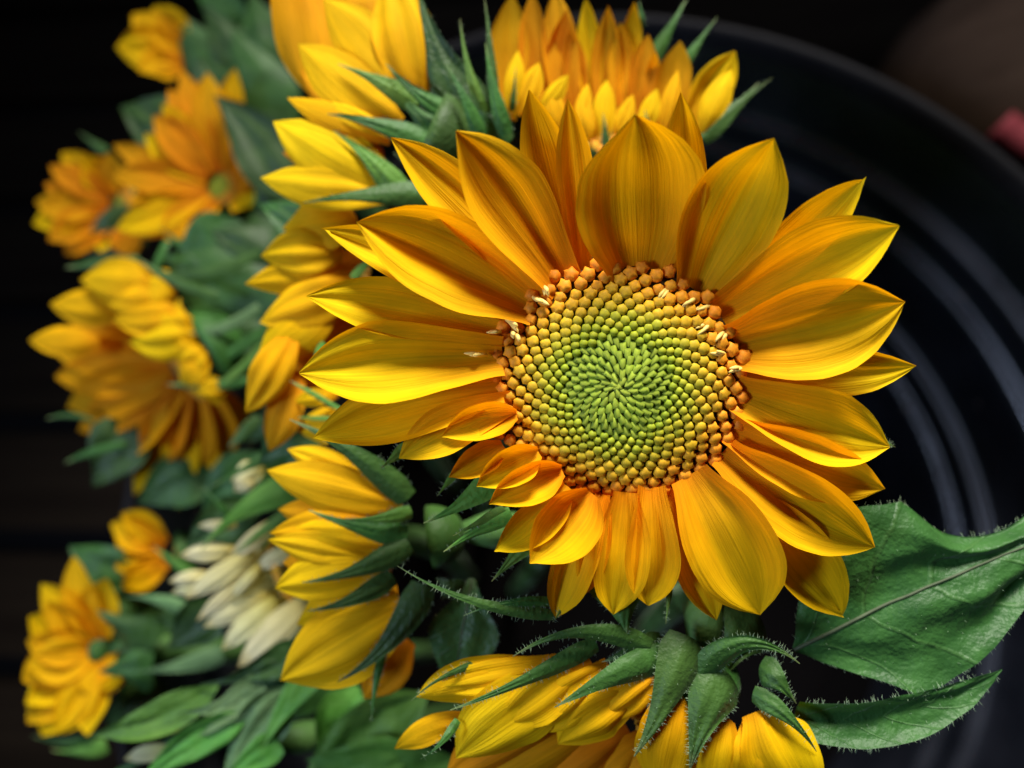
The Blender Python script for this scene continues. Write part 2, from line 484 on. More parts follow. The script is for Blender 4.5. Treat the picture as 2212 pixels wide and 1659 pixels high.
# black tub: a lathe about the world z axis, with stepped ribs inside
def zfor(d): return CAM_H - d * 1.027
prof = [(.185, .0), (.205, .004), (.222, .12), (.232, .20), (.256, zfor(.345)), (.2605, zfor(.338)), (.2612, zfor(.333)), (.2608, zfor(.3292)),
        (.2592, zfor(.3276)), (.2572, zfor(.3276)), (.2555, zfor(.3292)), (.2520, zfor(.336))]
for rp, dd in ((1084, .366), (990, .388), (835, .440), (774, .464)):      # four stepped ribs running round the inside
    rr = rp / FP * dd * 1.0
    prof += [(rr + .0062, zfor(dd - .012)), (rr + .0054, zfor(dd - .0050)), (rr + .0042, zfor(dd - .0022)), (rr + .0022, zfor(dd - .0006)), (rr, zfor(dd)),
             (rr - .0018, zfor(dd + .0010)), (rr - .0030, zfor(dd + .0030)), (rr - .0034, zfor(dd + .0065))]
prof += [(.2060, zfor(.54)), (.198, zfor(.595)), (.185, .012), (.0, .012)]
seg = 128
V, F = [], []
for r, z in prof:
    for i in range(seg):
        a = 2 * math.pi * i / seg
        V.append(Vector((r * math.cos(a) * (.80 if math.cos(a) < 0 else 1.0), r * math.sin(a), z)))
for k in range(len(prof) - 1):
    for i in range(seg):
        j = (i + 1) % seg
        F.append((k*seg+i, k*seg+j, (k+1)*seg+j, (k+1)*seg+i))
F.append(tuple(range(seg))[::-1])
tub = mk("flower_tub", V, F, M_BLACK)
tub.data.materials.append(plain("shaded_tub_bottom", (.0035, .003, .003), .95, spec=.03))  # shade on the tub floor put into a near-black, matte finish
for q in tub.data.polygons[(len(prof) - 4) * seg:]: q.material_index = 1
tub.data.materials.append(plain("matte_tub_lip", (.008, .008, .010), .6, spec=.12))  # lip dulled to keep the lamp's highlight off the rim
for q in tub.data.polygons[3 * seg:11 * seg]: q.material_index = 2
tub["label"] = "oval glossy black plastic tub with stepped ribs holding the sunflowers"
tub["category"] = "tub"

# ------------------------------------------------------------------ flower building
PETAL_SEED = [0]
def stem_foot(ang, r):
    r = min(r, .11)
    return Vector((math.cos(ang) * r, math.sin(ang) * r, .016))

class Flower:
    def __init__(self, label, d, foot, axis=(0, 0, 1), group="cut sunflowers in the black tub", cat="sunflower", name="sunflower"):
        self.d = d
        self.root = empty(name, foot, label, cat, group)
        self.foot = foot
        self.axis = axis
    def px(self, v): return v * self.d / FP
    def petal(self, bx, by, tx, ty, w, zb=0, zm=10, zt=0, k=0, cup=.3, twist=0, mat=None, prof=PETAL, N=None,
              ridge=.085, wave=.08, vfold=.5, notch=False, nv=22, name="petal"):
        PETAL_SEED[0] += 1
        d = self.d
        dx, dy = tx - bx, ty - by
        L = math.hypot(dx, dy) + 1e-6
        mx, my = (bx + tx) / 2 - dy / L * k, (by + ty) / 2 + dx / L * k
        B, Md, T = U(bx, by, zb, d), U(mx, my, zm, d), U(tx, ty, zt, d)
        bl = blade(B, Md, T, self.px(w / 2), N or VIEW, prof, cup, twist, ridge, wave, seed=PETAL_SEED[0], vfold=vfold, notch=notch, nv=nv)
        return mk(name, bl[0], bl[1], mat or M_PETAL, self.root, bl[2])
    def bract(self, bx, by, tx, ty, w, zb=0, zm=10, zt=10, k=0, mat=None, hair=0, hl=13, cup=-.25, twist=0, prof=BRACT,
              name="bract", wl=None, wr=None, wave=.1, surf=0, N=None, midrib=0, nv=22, nu=13, vfold=.4, ridge=.05, lump=0.0):
        PETAL_SEED[0] += 1
        d = self.d
        dx, dy = tx - bx, ty - by
        L = math.hypot(dx, dy) + 1e-6
        mx, my = (bx + tx) / 2 - dy / L * k, (by + ty) / 2 + dx / L * k
        B, Md, T = U(bx, by, zb, d), U(mx, my, zm, d), U(tx, ty, zt, d)
        sc = lambda q: [(a, self.px(b)) for a, b in q] if q else None
        bl = blade(B, Md, T, self.px(w / 2), N or VIEW, prof, cup, twist, ridge, wave, seed=PETAL_SEED[0], wl=sc(wl), wr=sc(wr), nv=nv, nu=nu, vfold=vfold, lump=lump)
        o = mk(name, bl[0], bl[1], mat or M_BRACT, self.root, bl[2])
        if hair:
            hairs("hairs", bl, o, M_HAIR, self.px(hl), hair, surf=surf, seed=PETAL_SEED[0])
        if midrib:
            pts = [p + VIEW * self.px(midrib * .25) for p in bl[5][:-1]]
            n = len(pts)
            tv, tf = tube(pts, [self.px(midrib) * (1 - .8 * i / n) for i in range(n)], 6)
            mk("midrib", tv, tf, M_MIDRIB, o)
        return o
    def calyx(self, cx, cy, z, axis, rad, length):
        """green cup behind the flower head: half ellipsoid, open side along axis."""
        c = U(cx, cy, z, self.d)
        a = cdir(*axis)
        u = a.orthogonal().normalized(); v = a.cross(u)
        R, Ln = self.px(rad), self.px(length)
        V, F, UVs = [], [], []
        n, s = 8, 20
        for k in range(n + 1):
            th = k / n * math.pi * .5
            for i in range(s):
                an = 2 * math.pi * i / s
                V.append(c + (u * math.cos(an) + v * math.sin(an)) * R * max(.12, math.cos(th)) - a * Ln * math.sin(th))
                UVs.append((i / s, k / n * .8))
        for k in range(n):
            for i in range(s):
                j = (i + 1) % s
                F.append((k*s+i, k*s+j, (k+1)*s+j, (k+1)*s+i))
        F.append(tuple(range(s))[::-1]); F.append(tuple(n*s+i for i in range(s)))
        mk("calyx", V, F, M_BRACT, self.root, UVs)
        # stem from the cup's back down into the tub
        p0 = c - a * Ln * .9
        p3 = self.foot
        p1 = p0 - a * .045
        p2 = Vector((p3.x * .8 + p0.x * .1, p3.y * .8 + p0.y * .1, .16))
        pts = []
        for k in range(17):
            t = k / 16
            pts.append(p0*(1-t)**3 + p1*3*t*(1-t)**2 + p2*3*t*t*(1-t) + p3*t**3)
        tv, tf = tube(pts, [self.px(rad) * .3 if k == 0 else .0048 for k in range(17)], 10)
        mk("stem", tv, tf, M_STEM, self.root, [(0.5, .3)] * len(tv))
    def disc(self, cx, cy, z, axis, rad, col):
        """simple domed flower centre for heads that are only glimpsed."""
        c = U(cx, cy, z, self.d)
        a = cdir(*axis); u = a.orthogonal().normalized(); v = a.cross(u)
        R = self.px(rad)
        V, F, C = [], [], []
        cnt = 150
        ga = math.pi * (3 - math.sqrt(5))
        rg = random.Random(int(cx * 7 + cy))
        for n in range(cnt):
            q = math.sqrt((n + .5) / cnt)
            an = n * ga
            p = c + (u * math.cos(an) + v * math.sin(an)) * R * q + a * R * .25 * (1 - q * q)
            s = R * .085
            k = len(V)
            for an2 in range(5):
                g = an2 * 1.2566
                V.append(p + (u * math.cos(g) + v * math.sin(g)) * s - a * s)
            for an2 in range(5):
                g = an2 * 1.2566
                V.append(p + (u * math.cos(g) + v * math.sin(g)) * s * .8 + a * s * .5)
            V.append(p + a * s)
            for i in range(5):
                j = (i + 1) % 5
                F.append((k+i, k+j, k+5+j, k+5+i)); F.append((k+5+i, k+5+j, k+10))
            cc = col if q < .6 else (.6, .28, .02)
            C += [tuple(ch * rg.uniform(.8, 1.15) for ch in cc)] * 11
        mk("disc", V, F, M_SCALE, self.root, cols=C)

# ================================================================== 1. the large open sunflower
D0 = .155
hero = Flower("large open sunflower with green and orange centre facing the viewer", D0, stem_foot(-.8, .07))
HC = (1330, 832)
def hp(bx, by, tx, ty, w, layer=0, dz=0, **kw):
    up = (HC[1] - (ty)) / 560.0
    rt = (tx - HC[0]) / 620.0
    zt = (34 + 150 * up if up > 0 else 34 + 80 * up) + dz
    zm = 8 + (64 if up > 0 else 20) * up - 26 * layer + dz * .3 + (6 if PETAL_SEED[0] % 2 else -6)
    kw['cup'] = kw.get('cup', .42) * 1.2; kw.setdefault('vfold', .42); kw.setdefault('twist', .13); kw.setdefault('prof', random.choice((PETAL, PETALB, PETALC)))
    kw.setdefault('wave', .07)
    # bases reach under the outer florets
    ux, uy = HC[0] - bx, HC[1] - by
    q = math.hypot(ux, uy)
    ins = kw.pop('inset', 22)
    bx += ux / q * ins; by += uy / q * ins
    if 'zz' in kw:
        z0, zm, zt = kw.pop('zz')
        hero.petal(bx, by, tx, ty, w, zb=z0, zm=zm, zt=zt, **kw)
        return
    hero.petal(bx, by, tx, ty, w * 1.07, zb=-20 - 18 * layer, zm=zm, zt=zt - 32 * layer, **kw)
hp(1385, 588, 1372, 248, 262, cup=.22, vfold=.15, prof=PETALB, ridge=.05)
hp(1480, 560, 1470, 198, 104, 2.4)
hp(1240, 570, 1143, 194, 112, 2.4, k=-8)
hp(1252, 570, 1226, 214, 80, 1.5)
hp(1210, 600, 985, 283, 172, cup=.36, k=6)
hp(1150, 600, 843, 296, 130, 2.0, k=10)
hp(1140, 650, 770, 480, 188, cup=.46, k=8)
hp(1090, 665, 696, 494, 110, 1.4, notch=True, k=14)
hp(1082, 712, 662, 640, 128, .8, k=10)
hp(1062, 765, 646, 806, 176, cup=.5, k=8)
hp(1062, 838, 676, 946, 140, .3, cup=.5, k=12)
hp(1085, 872, 862, 990, 104, cup=.4, k=12)
CURL = [(0, .30), (.1, .62), (.25, .92), (.42, 1.0), (.6, .95), (.75, .75), (.88, .42), (1, .02)]
for bx, by, tx, ty, w, k, z, cp in [(1112, 896, 954, 944, 90, 8, 8, .85), (1082, 962, 969, 1031, 80, 0, -22, 1.1), (1160, 978, 1029, 1051, 96, 4, 2, 1.0),
                                 (1212, 1018, 1056, 1089, 100, 8, 10, .95), (1222, 1052, 1068, 1191, 104, -8, -14, .7), (1276, 1068, 1144, 1217, 150, 0, 12, .75)]:
    hp(bx, by, tx, ty, w, cup=cp, vfold=.05, k=k, prof=CURL, inset=4, zz=(z - 8, z + 4, z + 22), twist=.1, ridge=.04)
hp(1292, 1085, 1200, 1336, 100, .7, cup=.7, k=8)
hp(1298, 1090, 1262, 1285, 70, .6, cup=.4)
hp(1350, 1085, 1325, 1328, 124, 0, cup=.6, ridge=.1)
hp(1408, 1075, 1400, 1308, 124, 0, cup=.7, ridge=.1)
hp(1440, 1080, 1548, 1340, 100, .9, cup=.5)
hp(1500, 1045, 1642, 1328, 186, -.3, cup=.35, k=-6)
hp(1620, 1080, 1822, 1332, 140, 1.2, cup=.45, notch=True, k=-8)
hp(1578, 990, 1890, 1182, 158, .2, cup=.48, k=16)
hp(1592, 935, 1912, 1056, 140, .1, cup=.5, k=14)
hp(1604, 850, 1922, 965, 160, 0, cup=.5, k=8)
hp(1612, 790, 1980, 790, 110, 1.4, cup=.5, k=14)
hp(1590, 745, 1955, 652, 205, 0, cup=.46, k=10)
hp(1562, 672, 1942, 488, 168, .1, cup=.42, k=-8)
hp(1580, 650, 1868, 384, 108, 1.3, notch=True, cup=.4)
hp(1512, 622, 1672, 298, 196, .1, cup=.34, k=-10, prof=PETALB)

def lerp3(a, b, t): return tuple(p + (q - p) * t for p, q in zip(a, b))
# the disc: dome of florets in spirals
axis = cdir(-.05, -.10, 1)
du = cdir(1, 0, .05); du = (du - axis * du.dot(axis)).normalized(); dv = axis.cross(du)
dc = U(HC[0], HC[1], -26, D0)
SP = D0 / FP
RD = 286 * SP
def dome(x):            # x = r / RD
    return RD * (.20 * (1 - x ** 2.2) - .035 * math.exp(-(x / .16) ** 2))
V, F = [], []
n_r, n_s = 10, 40
for k in range(n_r + 1):
    x = k / n_r * .96
    for i in range(n_s):
        a = 2 * math.pi * i / n_s
        V.append(dc + (du * math.cos(a) + dv * math.sin(a) * .95) * RD * x + axis * (dome(min(x, 1)) - 7 * SP))
for k in range(n_r):
    for i in range(n_s):
        j = (i + 1) % n_s
        F.append((k*n_s+i, k*n_s+j, (k+1)*n_s+j, (k+1)*n_s+i))
CG = [lerp3((.13, .18, .02), (.045, .024, .005), min(1, max(0, (k / n_r - .5) / .4))) for k in range(n_r + 1) for i in range(n_s)]
hdisc = mk("disc", V, F, M_SCALE, hero.root, cols=CG)

def bud_mesh(name, lobes, amp, flat):
    seg = 10
    rings = [(-.9, .62, 0), (.1, .98, 0), (.62, .92, amp * .6), (.92, .55, amp)]
    V, F = [], []
    for z, r, am in rings:
        for i in range(seg):
            a = 2 * math.pi * i / seg
            rr = r * (1 + am * math.cos(lobes * a))
            V.append((rr * math.cos(a), rr * math.sin(a), z))
    V.append((0, 0, flat))
    for k in range(len(rings) - 1):
        for i in range(seg):
            j = (i + 1) % seg
            F.append((k*seg+i, k*seg+j, (k+1)*seg+j, (k+1)*seg+i))
    for i in range(seg):
        F.append(((len(rings)-1)*seg+i, (len(rings)-1)*seg+(i+1) % seg, len(V)-1))
    me = bpy.data.meshes.new(name)
    me.from_pydata(V, [], F)
    for p in me.polygons: p.use_smooth = True
    me.materials.append(M_FLORET)
    return me
BUDS = [bud_mesh("floret_bud", 5, .30, .90), bud_mesh("floret_bud", 4, .24, .95), bud_mesh("floret_bud", 5, .12, 1.08)]

ga = math.pi * (3 - math.sqrt(5))
spots = []
r2 = 0.0
n = 0
Rp = 281.0
while True:
    r = math.sqrt(r2)
    if r > Rp: break
    x = r / Rp
    sp = 18.5 + (0 if x < .45 else (x - .45) / .55 * 14.5)
    spots.append((r, n * ga, sp))
    r2 += .87 * sp * sp / math.pi
    n += 1
outer = spots[-300:]
inner = spots[:-300]
def fcol(x):
    st = [(0, (.36, .43, .035)), (.18, (.25, .36, .018)), (.38, (.22, .29, .012)), (.52, (.34, .33, .014)), (.66, (.50, .33, .012)), (.80, (.64, .31, .010)), (.88, (.72, .27, .010)), (1, (.70, .22, .008))]
    for (a, ca), (b, cb) in zip(st, st[1:]):
        if x <= b: return lerp3(ca, cb, (x - a) / (b - a))
    return st[-1][1]
rg = random.Random(5)
for r, a, sp in outer:
    x = r / Rp
    rj = (r + rg.uniform(-1, 1) * (1.5 + 4 * max(0, x - .75))) * SP
    a += rg.uniform(-1, 1) * .02 * max(0, x - .6)
    p = dc + (du * math.cos(a) + dv * math.sin(a) * .95) * rj + axis * dome(x)
    slope = .20 * 2.2 * x ** 1.2
    nrm = (axis + (du * math.cos(a) + dv * math.sin(a)) * slope * .9).normalized()
    nrm = (nrm + du * rg.uniform(-.12, .12) + dv * rg.uniform(-.12, .12)).normalized()
    ex = (du - nrm * du.dot(nrm)).normalized(); ey = nrm.cross(ex)
    s = sp * SP * (.55 if x < .8 else .50) * rg.uniform(.9, 1.08)
    zt = s * (.8 + .9 * max(0, x - .6))
    o = bpy.data.objects.new("floret", rg.choice(BUDS[:2]) if x > .72 else BUDS[2])
    spin = rg.uniform(0, 6.28)
    cx_, sx_ = math.cos(spin), math.sin(spin)
    ex2 = ex * cx_ + ey * sx_; ey2 = ey * cx_ - ex * sx_
    m = Matrix((ex2 * s, ey2 * s, nrm * zt)).transposed().to_4x4()
    m.translation = p - WLOC[hdisc.name]
    o.matrix_basis = m
    o.parent = hdisc
    c = fcol(x + rg.uniform(-.05, .05)); b = rg.uniform(.88, 1.1)
    o.color = (c[0] * b, c[1] * b, c[2] * b, 1)
    COL.objects.link(o)

V, F, C = [], [], []
for r, a, sp in inner:
    x = r / Rp
    if x > .40:                                   # small closed buds between the scales and the outer florets
        p = dc + (du * math.cos(a) + dv * math.sin(a) * .95) * r * SP + axis * dome(x)
        q = sp * SP * .55
        k = len(V); sd = rg.uniform(0, 6.28)
        for zz, rr in ((-.7, .8), (.15, 1.0), (.62, .62)):
            for i in range(7):
                g = sd + i * .8976
                V.append(p + (du * math.cos(g) + dv * math.sin(g)) * q * rr + axis * q * zz)
        V.append(p + axis * q * .85)
        for j in range(2):
            for i in range(7):
                F.append((k+j*7+i, k+j*7+(i+1) % 7, k+j*7+7+(i+1) % 7, k+j*7+7+i))
        for i in range(7): F.append((k+14+i, k+14+(i+1) % 7, k+21))
        c = fcol(x + rg.uniform(-.04, .04)); b = rg.uniform(.88, 1.1)
        C += [tuple(h * b * .8 for h in c)] * 7 + [tuple(h * b for h in c)] * 15
        continue
    er = du * math.cos(a) + dv * math.sin(a); et = axis.cross(er)
    p = dc + (du * math.cos(a) + dv * math.sin(a) * .95) * r * SP + axis * dome(x)
    s = sp * SP * .68
    sw = .22
    out = (er * math.cos(sw) + et * math.sin(sw)); side = axis.cross(out)
    k = len(V)
    hz = rg.uniform(.85, 1.15)
    pts = [out * .86 + side * .74 - axis * .28, out * .86 - side * .74 - axis * .28, out * .42 + axis * .46 * hz, -out * 1.12 + axis * .02,
           -out * .35 + side * .62 - axis * .42, -out * .35 - side * .62 - axis * .42]
    V += [p + q * s for q in pts]
    F += [tuple(k + i for i in q) for q in [(0, 1, 2), (0, 2, 3, 4), (1, 5, 3, 2)]]
    c = fcol(x); b = rg.uniform(.8, 1.15)
    tipc = lerp3(c, (.46, .52, .07), .4)
    C += [tuple(q * b * .9 for q in c)] * 2 + [tuple(q * b for q in tipc)] * 2 + [tuple(q * b * .8 for q in c)] * 2
mk("centre_scales", V, F, M_SCALE, hdisc, cols=C, smooth=True, kind="stuff")

# opened florets with pale curled anthers round the rim
for (x, y, ax, ay) in [(1152, 640, 26, 14), (1170, 616, 10, 18), (1094, 690, 22, 22), (1080, 716, -24, 4), (1106, 716, 10, 14), (1050, 766, -34, -2),
                       (1448, 618, -18, 26), (1500, 640, -22, 24), (1535, 658, -30, 14), (1532, 690, -20, 26), (1568, 712, -22, 26),
                       (1574, 768, -34, -4), (1598, 794, -20, 6)]:
    B = U(x, y, -4, D0)
    for q in range(2 if rg.random() < .6 else 3):
        T = U(x + ax * rg.uniform(.8, 1.4) + rg.uniform(-8, 8), y + ay * rg.uniform(.8, 1.4) + rg.uniform(-8, 8), 24 + rg.uniform(-6, 10), D0)
        Mx = (B + T) * .5 + VIEW * SP * rg.uniform(4, 14) + du * SP * rg.uniform(-6, 6)
        pts = bez(B, Mx, T, 7)
        tv, tf = tube(pts, [SP * 4.4, SP * 4.0, SP * 4.2, SP * 5.0, SP * 5.2, SP * 4.4, SP * 3.0, SP * 1.0], 6)
        mk("stamen", tv, tf, M_STAMEN, hero.root)
hero.calyx(1330, 840, -34, (0, -.12, 1), 250, 120)

# hero bracts peeping out below and between the petals
HB = dict(zb=-60, zm=-50, zt=-38, hair=46, mat=M_BRACT_L)
hero.bract(985, 1020, 944, 1072, 20, **HB)
hero.bract(1085, 1020, 915, 1130, 66, k=-10, **HB)
hero.bract(1105, 1110, 958, 1192, 44, k=4, **HB)
hero.bract(1090, 1100, 978, 1158, 26, **HB)
hero.bract(1160, 1150, 1062, 1256, 52, **HB)
hero.bract(880, 965, 822, 1012, 34, **HB)
hero.bract(1337, 1240, 1352, 1374, 150, zb=-60, zm=-45, zt=-50, hair=60, mat=M_BRACT)
hero.bract(1448, 1270, 1438, 1348, 14, **HB)
hero.bract(1225, 1300, 1194, 1345, 12, **HB)
hero.bract(1880, 935, 1934, 966, 22, **HB)
hero.bract(1540, 470, 1528, 380, 30, zb=-60, zm=-55, zt=-55)

# ================================================================== 2. flower behind at the top
tp = Flower("half open upright sunflower standing behind the large open one", .198, stem_foot(1.3, .09))
tp.calyx(1320, 330, -60, (0, .75, .65), 135, 120)
tp.disc(1320, 300, -60, (0, .85, .5), 100, (.3, .2, .02))
for bx, by, tx, ty, w in [(1092, 260, 1106, -15, 96), (1225, 270, 1198, -25, 88), (1280, 260, 1265, -6, 62), (1300, 260, 1314, 12, 68),
                          (1345, 230, 1371, 2, 58), (1340, 270, 1340, 47, 66), (1376, 250, 1400, 73, 66), (1400, 240, 1416, 110, 40),
                          (1430, 280, 1470, 88, 86), (1150, 260, 1150, -20, 70), (1480, 280, 1589, 110, 92), (1180, 250, 1225, 20, 60), (1252, 250, 1232, 60, 60)]:
    tp.petal(bx, by, tx, ty, w, zb=-70, zm=-60 + random.uniform(-10, 10), zt=-20 + random.uniform(-14, 14), cup=.4, mat=M_PETAL_SHADE if random.random() < .75 else M_PETAL, N=cdir(0, -.15, 1))
for bx, by, tx, ty, w in [(1160, 255, 1228, 160, 42), (1250, 285, 1270, 179, 38), (1300, 310, 1311, 172, 52), (1330, 300, 1368, 204, 42),
                          (1384, 300, 1420, 191, 46), (1430, 300, 1465, 150, 40), (1104, 260, 1119, 108, 46), (1122, 250, 1165, 134, 56),
                          (1516, 290, 1580, 150, 64), (1275, 320, 1255, 200, 44), (1205, 290, 1190, 190, 50)]:
    tp.petal(bx, by, tx, ty, w, zb=0, zm=18 + random.uniform(-6, 6), zt=14 + random.uniform(-10, 10), cup=-.3, mat=M_PETAL_Y)
for bx, by, tx, ty, w, z in [(1106, 240, 1114, 146, 14, 30), (1400, 140, 1484, -4, 38, -90), (1470, 150, 1549, 38, 26, -80), (1515, 300, 1668, 168, 46, 10),
                             (1520, 280, 1640, 178, 30, -20), (1405, 330, 1392, 236, 26, 24), (1310, 330, 1302, 244, 22, 24), (1385, 60, 1380, 5, 18, -100)]:
    tp.bract(bx, by, tx, ty, w, zb=z - 10, zm=z + 4, zt=z, hair=24, hl=9, k=random.uniform(-5, 5))

# ================================================================== 3. side-on flower, upper left
ul = Flower("sunflower in side view at upper left with a thick leafy collar", .196, stem_foot(2.3, .09))
ul.calyx(930, 300, -20, (-.85, .35, .1), 105, 110)
ul.disc(790, 270, -60, (-.85, .35, .1), 60, (.2, .22, .02))
for bx, by, tx, ty, w, z, mt in [(620, -110, 684, 218, 118, -90, M_PETAL_SHADE), (680, -110, 690, 110, 90, -110, M_PETAL_SHADE), (800, 100, 770, -60, 90, -60, M_PETAL_SHADE),
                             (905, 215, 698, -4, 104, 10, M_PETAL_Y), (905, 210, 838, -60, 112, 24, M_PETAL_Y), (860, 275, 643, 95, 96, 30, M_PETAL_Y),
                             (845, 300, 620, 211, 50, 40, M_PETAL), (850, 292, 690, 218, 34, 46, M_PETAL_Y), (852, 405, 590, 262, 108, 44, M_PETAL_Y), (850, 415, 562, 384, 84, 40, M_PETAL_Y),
                             (830, 300, 650, 150, 80, -70, M_PETAL_SHADE), (830, 340, 610, 330, 80, -60, M_PETAL_SHADE)]:
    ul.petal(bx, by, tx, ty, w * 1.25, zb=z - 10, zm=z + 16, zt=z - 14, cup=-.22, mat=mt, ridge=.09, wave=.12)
for bx, by, tx, ty, w, z, mt, k in [(905, 225, 730, 138, 52, 66, M_BRACT_L, 6), (985, 245, 834, 138, 44, 76, M_BRACT, -12), (1040, 270, 905, -20, 126, 40, M_LEAF, -20),
                                 (1040, 300, 962, 138, 34, 84, M_BRACT, 6), (1050, 250, 994, 40, 26, 70, M_BRACT_L, -10), (1066, 240, 1046, -8, 28, 60, M_BRACT, 4),
                                 (1096, 290, 1049, 92, 36, 76, M_BRACT, -6), (940, 315, 707, 246, 60, 70, M_BRACT, 10), (870, 425, 720, 282, 62, 66, M_BRACT_L, 10),
                                 (930, 418, 655, 438, 56, 72, M_BRACT, 8), (980, 330, 860, 200, 90, 48, M_BRACT, 0), (1000, 420, 850, 330, 110, 40, M_BRACT, 0),
                                 (1090, 320, 1000, 200, 90, 46, M_LEAF, 0), (1000, 460, 900, 370, 80, 46, M_LEAF_P, 0)]:
    ul.bract(bx, by, tx, ty, w, zb=z - 26, zm=z, zt=z - 8, mat=mt, k=k, hair=30, hl=9, cup=-.3)

# ================================================================== 4. side-on flower, left of the large one
ml = Flower("drooping sunflower tucked close behind the left petals of the large open one", .204, stem_foot(2.9, .08))
ml.calyx(850, 650, -40, (-.9, -.1, .2), 120, 100)
ml.disc(800, 660, -40, (-.9, -.1, .2), 95, (.16, .08, .01))
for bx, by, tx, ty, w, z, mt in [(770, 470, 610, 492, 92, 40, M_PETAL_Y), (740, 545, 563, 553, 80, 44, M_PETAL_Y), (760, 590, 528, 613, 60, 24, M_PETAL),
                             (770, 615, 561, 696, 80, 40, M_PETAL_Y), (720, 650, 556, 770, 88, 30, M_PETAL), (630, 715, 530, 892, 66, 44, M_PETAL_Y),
                             (640, 800, 582, 976, 62, 0, M_PETAL_SHADE), (730, 850, 632, 867, 30, 30, M_PETAL), (760, 700, 620, 780, 90, -10, M_PETAL_SHADE),
                             (760, 900, 640, 930, 60, 0, M_PETAL_Y), (780, 560, 600, 640, 90, -40, M_PETAL_SHADE), (760, 760, 600, 860, 90, -50, M_PETAL_SHADE)]:
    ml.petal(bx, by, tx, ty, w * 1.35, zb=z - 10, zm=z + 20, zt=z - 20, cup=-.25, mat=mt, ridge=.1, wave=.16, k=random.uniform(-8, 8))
for bx, by, tx, ty, w, z in [(735, 885, 626, 822, 12, 70), (725, 905, 640, 902, 10, 60), (700, 740, 680, 770, 16, 60), (760, 600, 800, 560, 20, 60)]:
    ml.bract(bx, by, tx, ty, w, zb=z, zm=z, zt=z, prof=STRAP, mat=M_BRACT_L)

# ================================================================== 5. side-on flower, lower left
ll = Flower("sunflower in side view with five dark curling bracts below the large one's left petals", .186, stem_foot(-2.6, .06))
ll.calyx(930, 1160, -80, (-.95, -.15, .0), 72, 80)
ll.disc(790, 1170, -60, (-.95, -.15, .0), 70, (.2, .2, .02))
for bx, by, tx, ty, w, z, mt in [(870, 1088, 576, 1016, 84, 30, M_PETAL_Y), (790, 1040, 620, 970, 52, 0, M_PETAL_Y), (850, 1110, 581, 1152, 66, 24, M_PETAL),
                             (850, 1175, 620, 1150, 66, 34, M_PETAL), (830, 1215, 578, 1166, 58, 36, M_PETAL_Y), (830, 1225, 594, 1270, 86, 40, M_PETAL_Y),
                             (820, 1265, 658, 1316, 60, 16, M_PETAL), (875, 1310, 605, 1470, 136, 30, M_PETAL_Y), (880, 1380, 786, 1510, 80, -50, M_PETAL_SHADE),
                             (850, 1150, 600, 1100, 80, -40, M_PETAL_SHADE), (850, 1220, 610, 1215, 90, -40, M_PETAL_SHADE), (860, 1290, 640, 1350, 90, -20, M_PETAL)]:
    ll.petal(bx, by, tx, ty, w * 1.32, zb=z - 16, zm=z + 14, zt=z - 14, cup=-.24, mat=mt, ridge=.08, wave=.1, k=random.uniform(-6, 6))
for bx, by, tx, ty, w, z, mt, k in [(880, 1080, 626, 906, 62, 60, M_BRACT, 16), (880, 1160, 666, 1102, 52, 66, M_BRACT, -8), (890, 1105, 744, 1120, 34, 76, M_BRACT_L, -8),
                                 (885, 1175, 652, 1258, 56, 70, M_BRACT, -16), (850, 1245, 662, 1320, 48, 60, M_BRACT, -14), (915, 1262, 728, 1474, 70, 74, M_LEAF, -26),
                                 (826, 1410, 802, 1562, 20, 56, M_BRACT, 4)]:
    ll.bract(bx, by, tx, ty, w, zb=z - 30, zm=z, zt=z - 6, mat=mt, k=k, hair=50, hl=12, cup=-.3)

# ================================================================== 6. flower hanging face down at the bottom
bt = Flower("face-down sunflower with a star of hairy green bracts at the bottom", .166, stem_foot(-1.3, .09))
bt.calyx(1500, 1470, -40, (-.12, -.9, -.25), 100, 90)
bt.disc(1470, 1560, -90, (-.12, -.9, -.25), 110, (.2, .1, .01))
for bx, by, tx, ty, w, z, mt, k in [(1190, 1455, 899, 1506, 92, 10, M_PETAL, 10), (1205, 1430, 914, 1486, 60, 14, M_PETAL, -6), (1030, 1550, 852, 1618, 50, -30, M_PETAL, 8),
                                 (1230, 1475, 984, 1638, 140, 24, M_PETAL_Y, 8), (1275, 1425, 1075, 1574, 90, 34, M_PETAL, -4), (1320, 1445, 1166, 1583, 88, 36, M_PETAL, 4),
                                 (1385, 1490, 1205, 1606, 120, 34, M_PETAL, 8), (1425, 1450, 1290, 1556, 90, 40, M_PETAL, 0), (1470, 1495, 1404, 1630, 84, 40, M_PETAL, 0),
                                 (1490, 1470, 1436, 1730, 146, 44, M_PETAL, -4), (1570, 1550, 1540, 1730, 90, 36, M_PETAL, 0), (1640, 1535, 1752, 1730, 140, 44, M_PETAL, 6),
                                 (1590, 1590, 1610, 1740, 80, 20, M_PETAL, 0), (1640, 1560, 1640, 1720, 110, 30, M_PETAL, 0),
                                 (1300, 1560, 1000, 1740, 130, -60, M_PETAL_SHADE, 0), (1360, 1580, 1130, 1760, 130, -60, M_PETAL_SHADE, 0), (1400, 1600, 1260, 1770, 120, -60, M_PETAL_SHADE, 0), (1250, 1520, 960, 1680, 120, -50, M_PETAL_SHADE, 0), (1440, 1600, 1360, 1770, 100, -50, M_PETAL_SHADE, 0)]:
    bt.petal(bx, by, tx, ty, w * 1.22, zb=z - 10, zm=z + 18, zt=z - 22, cup=-.22, mat=mt, ridge=.09, wave=.22, k=k, prof=random.choice((PETALB, PETALC)))
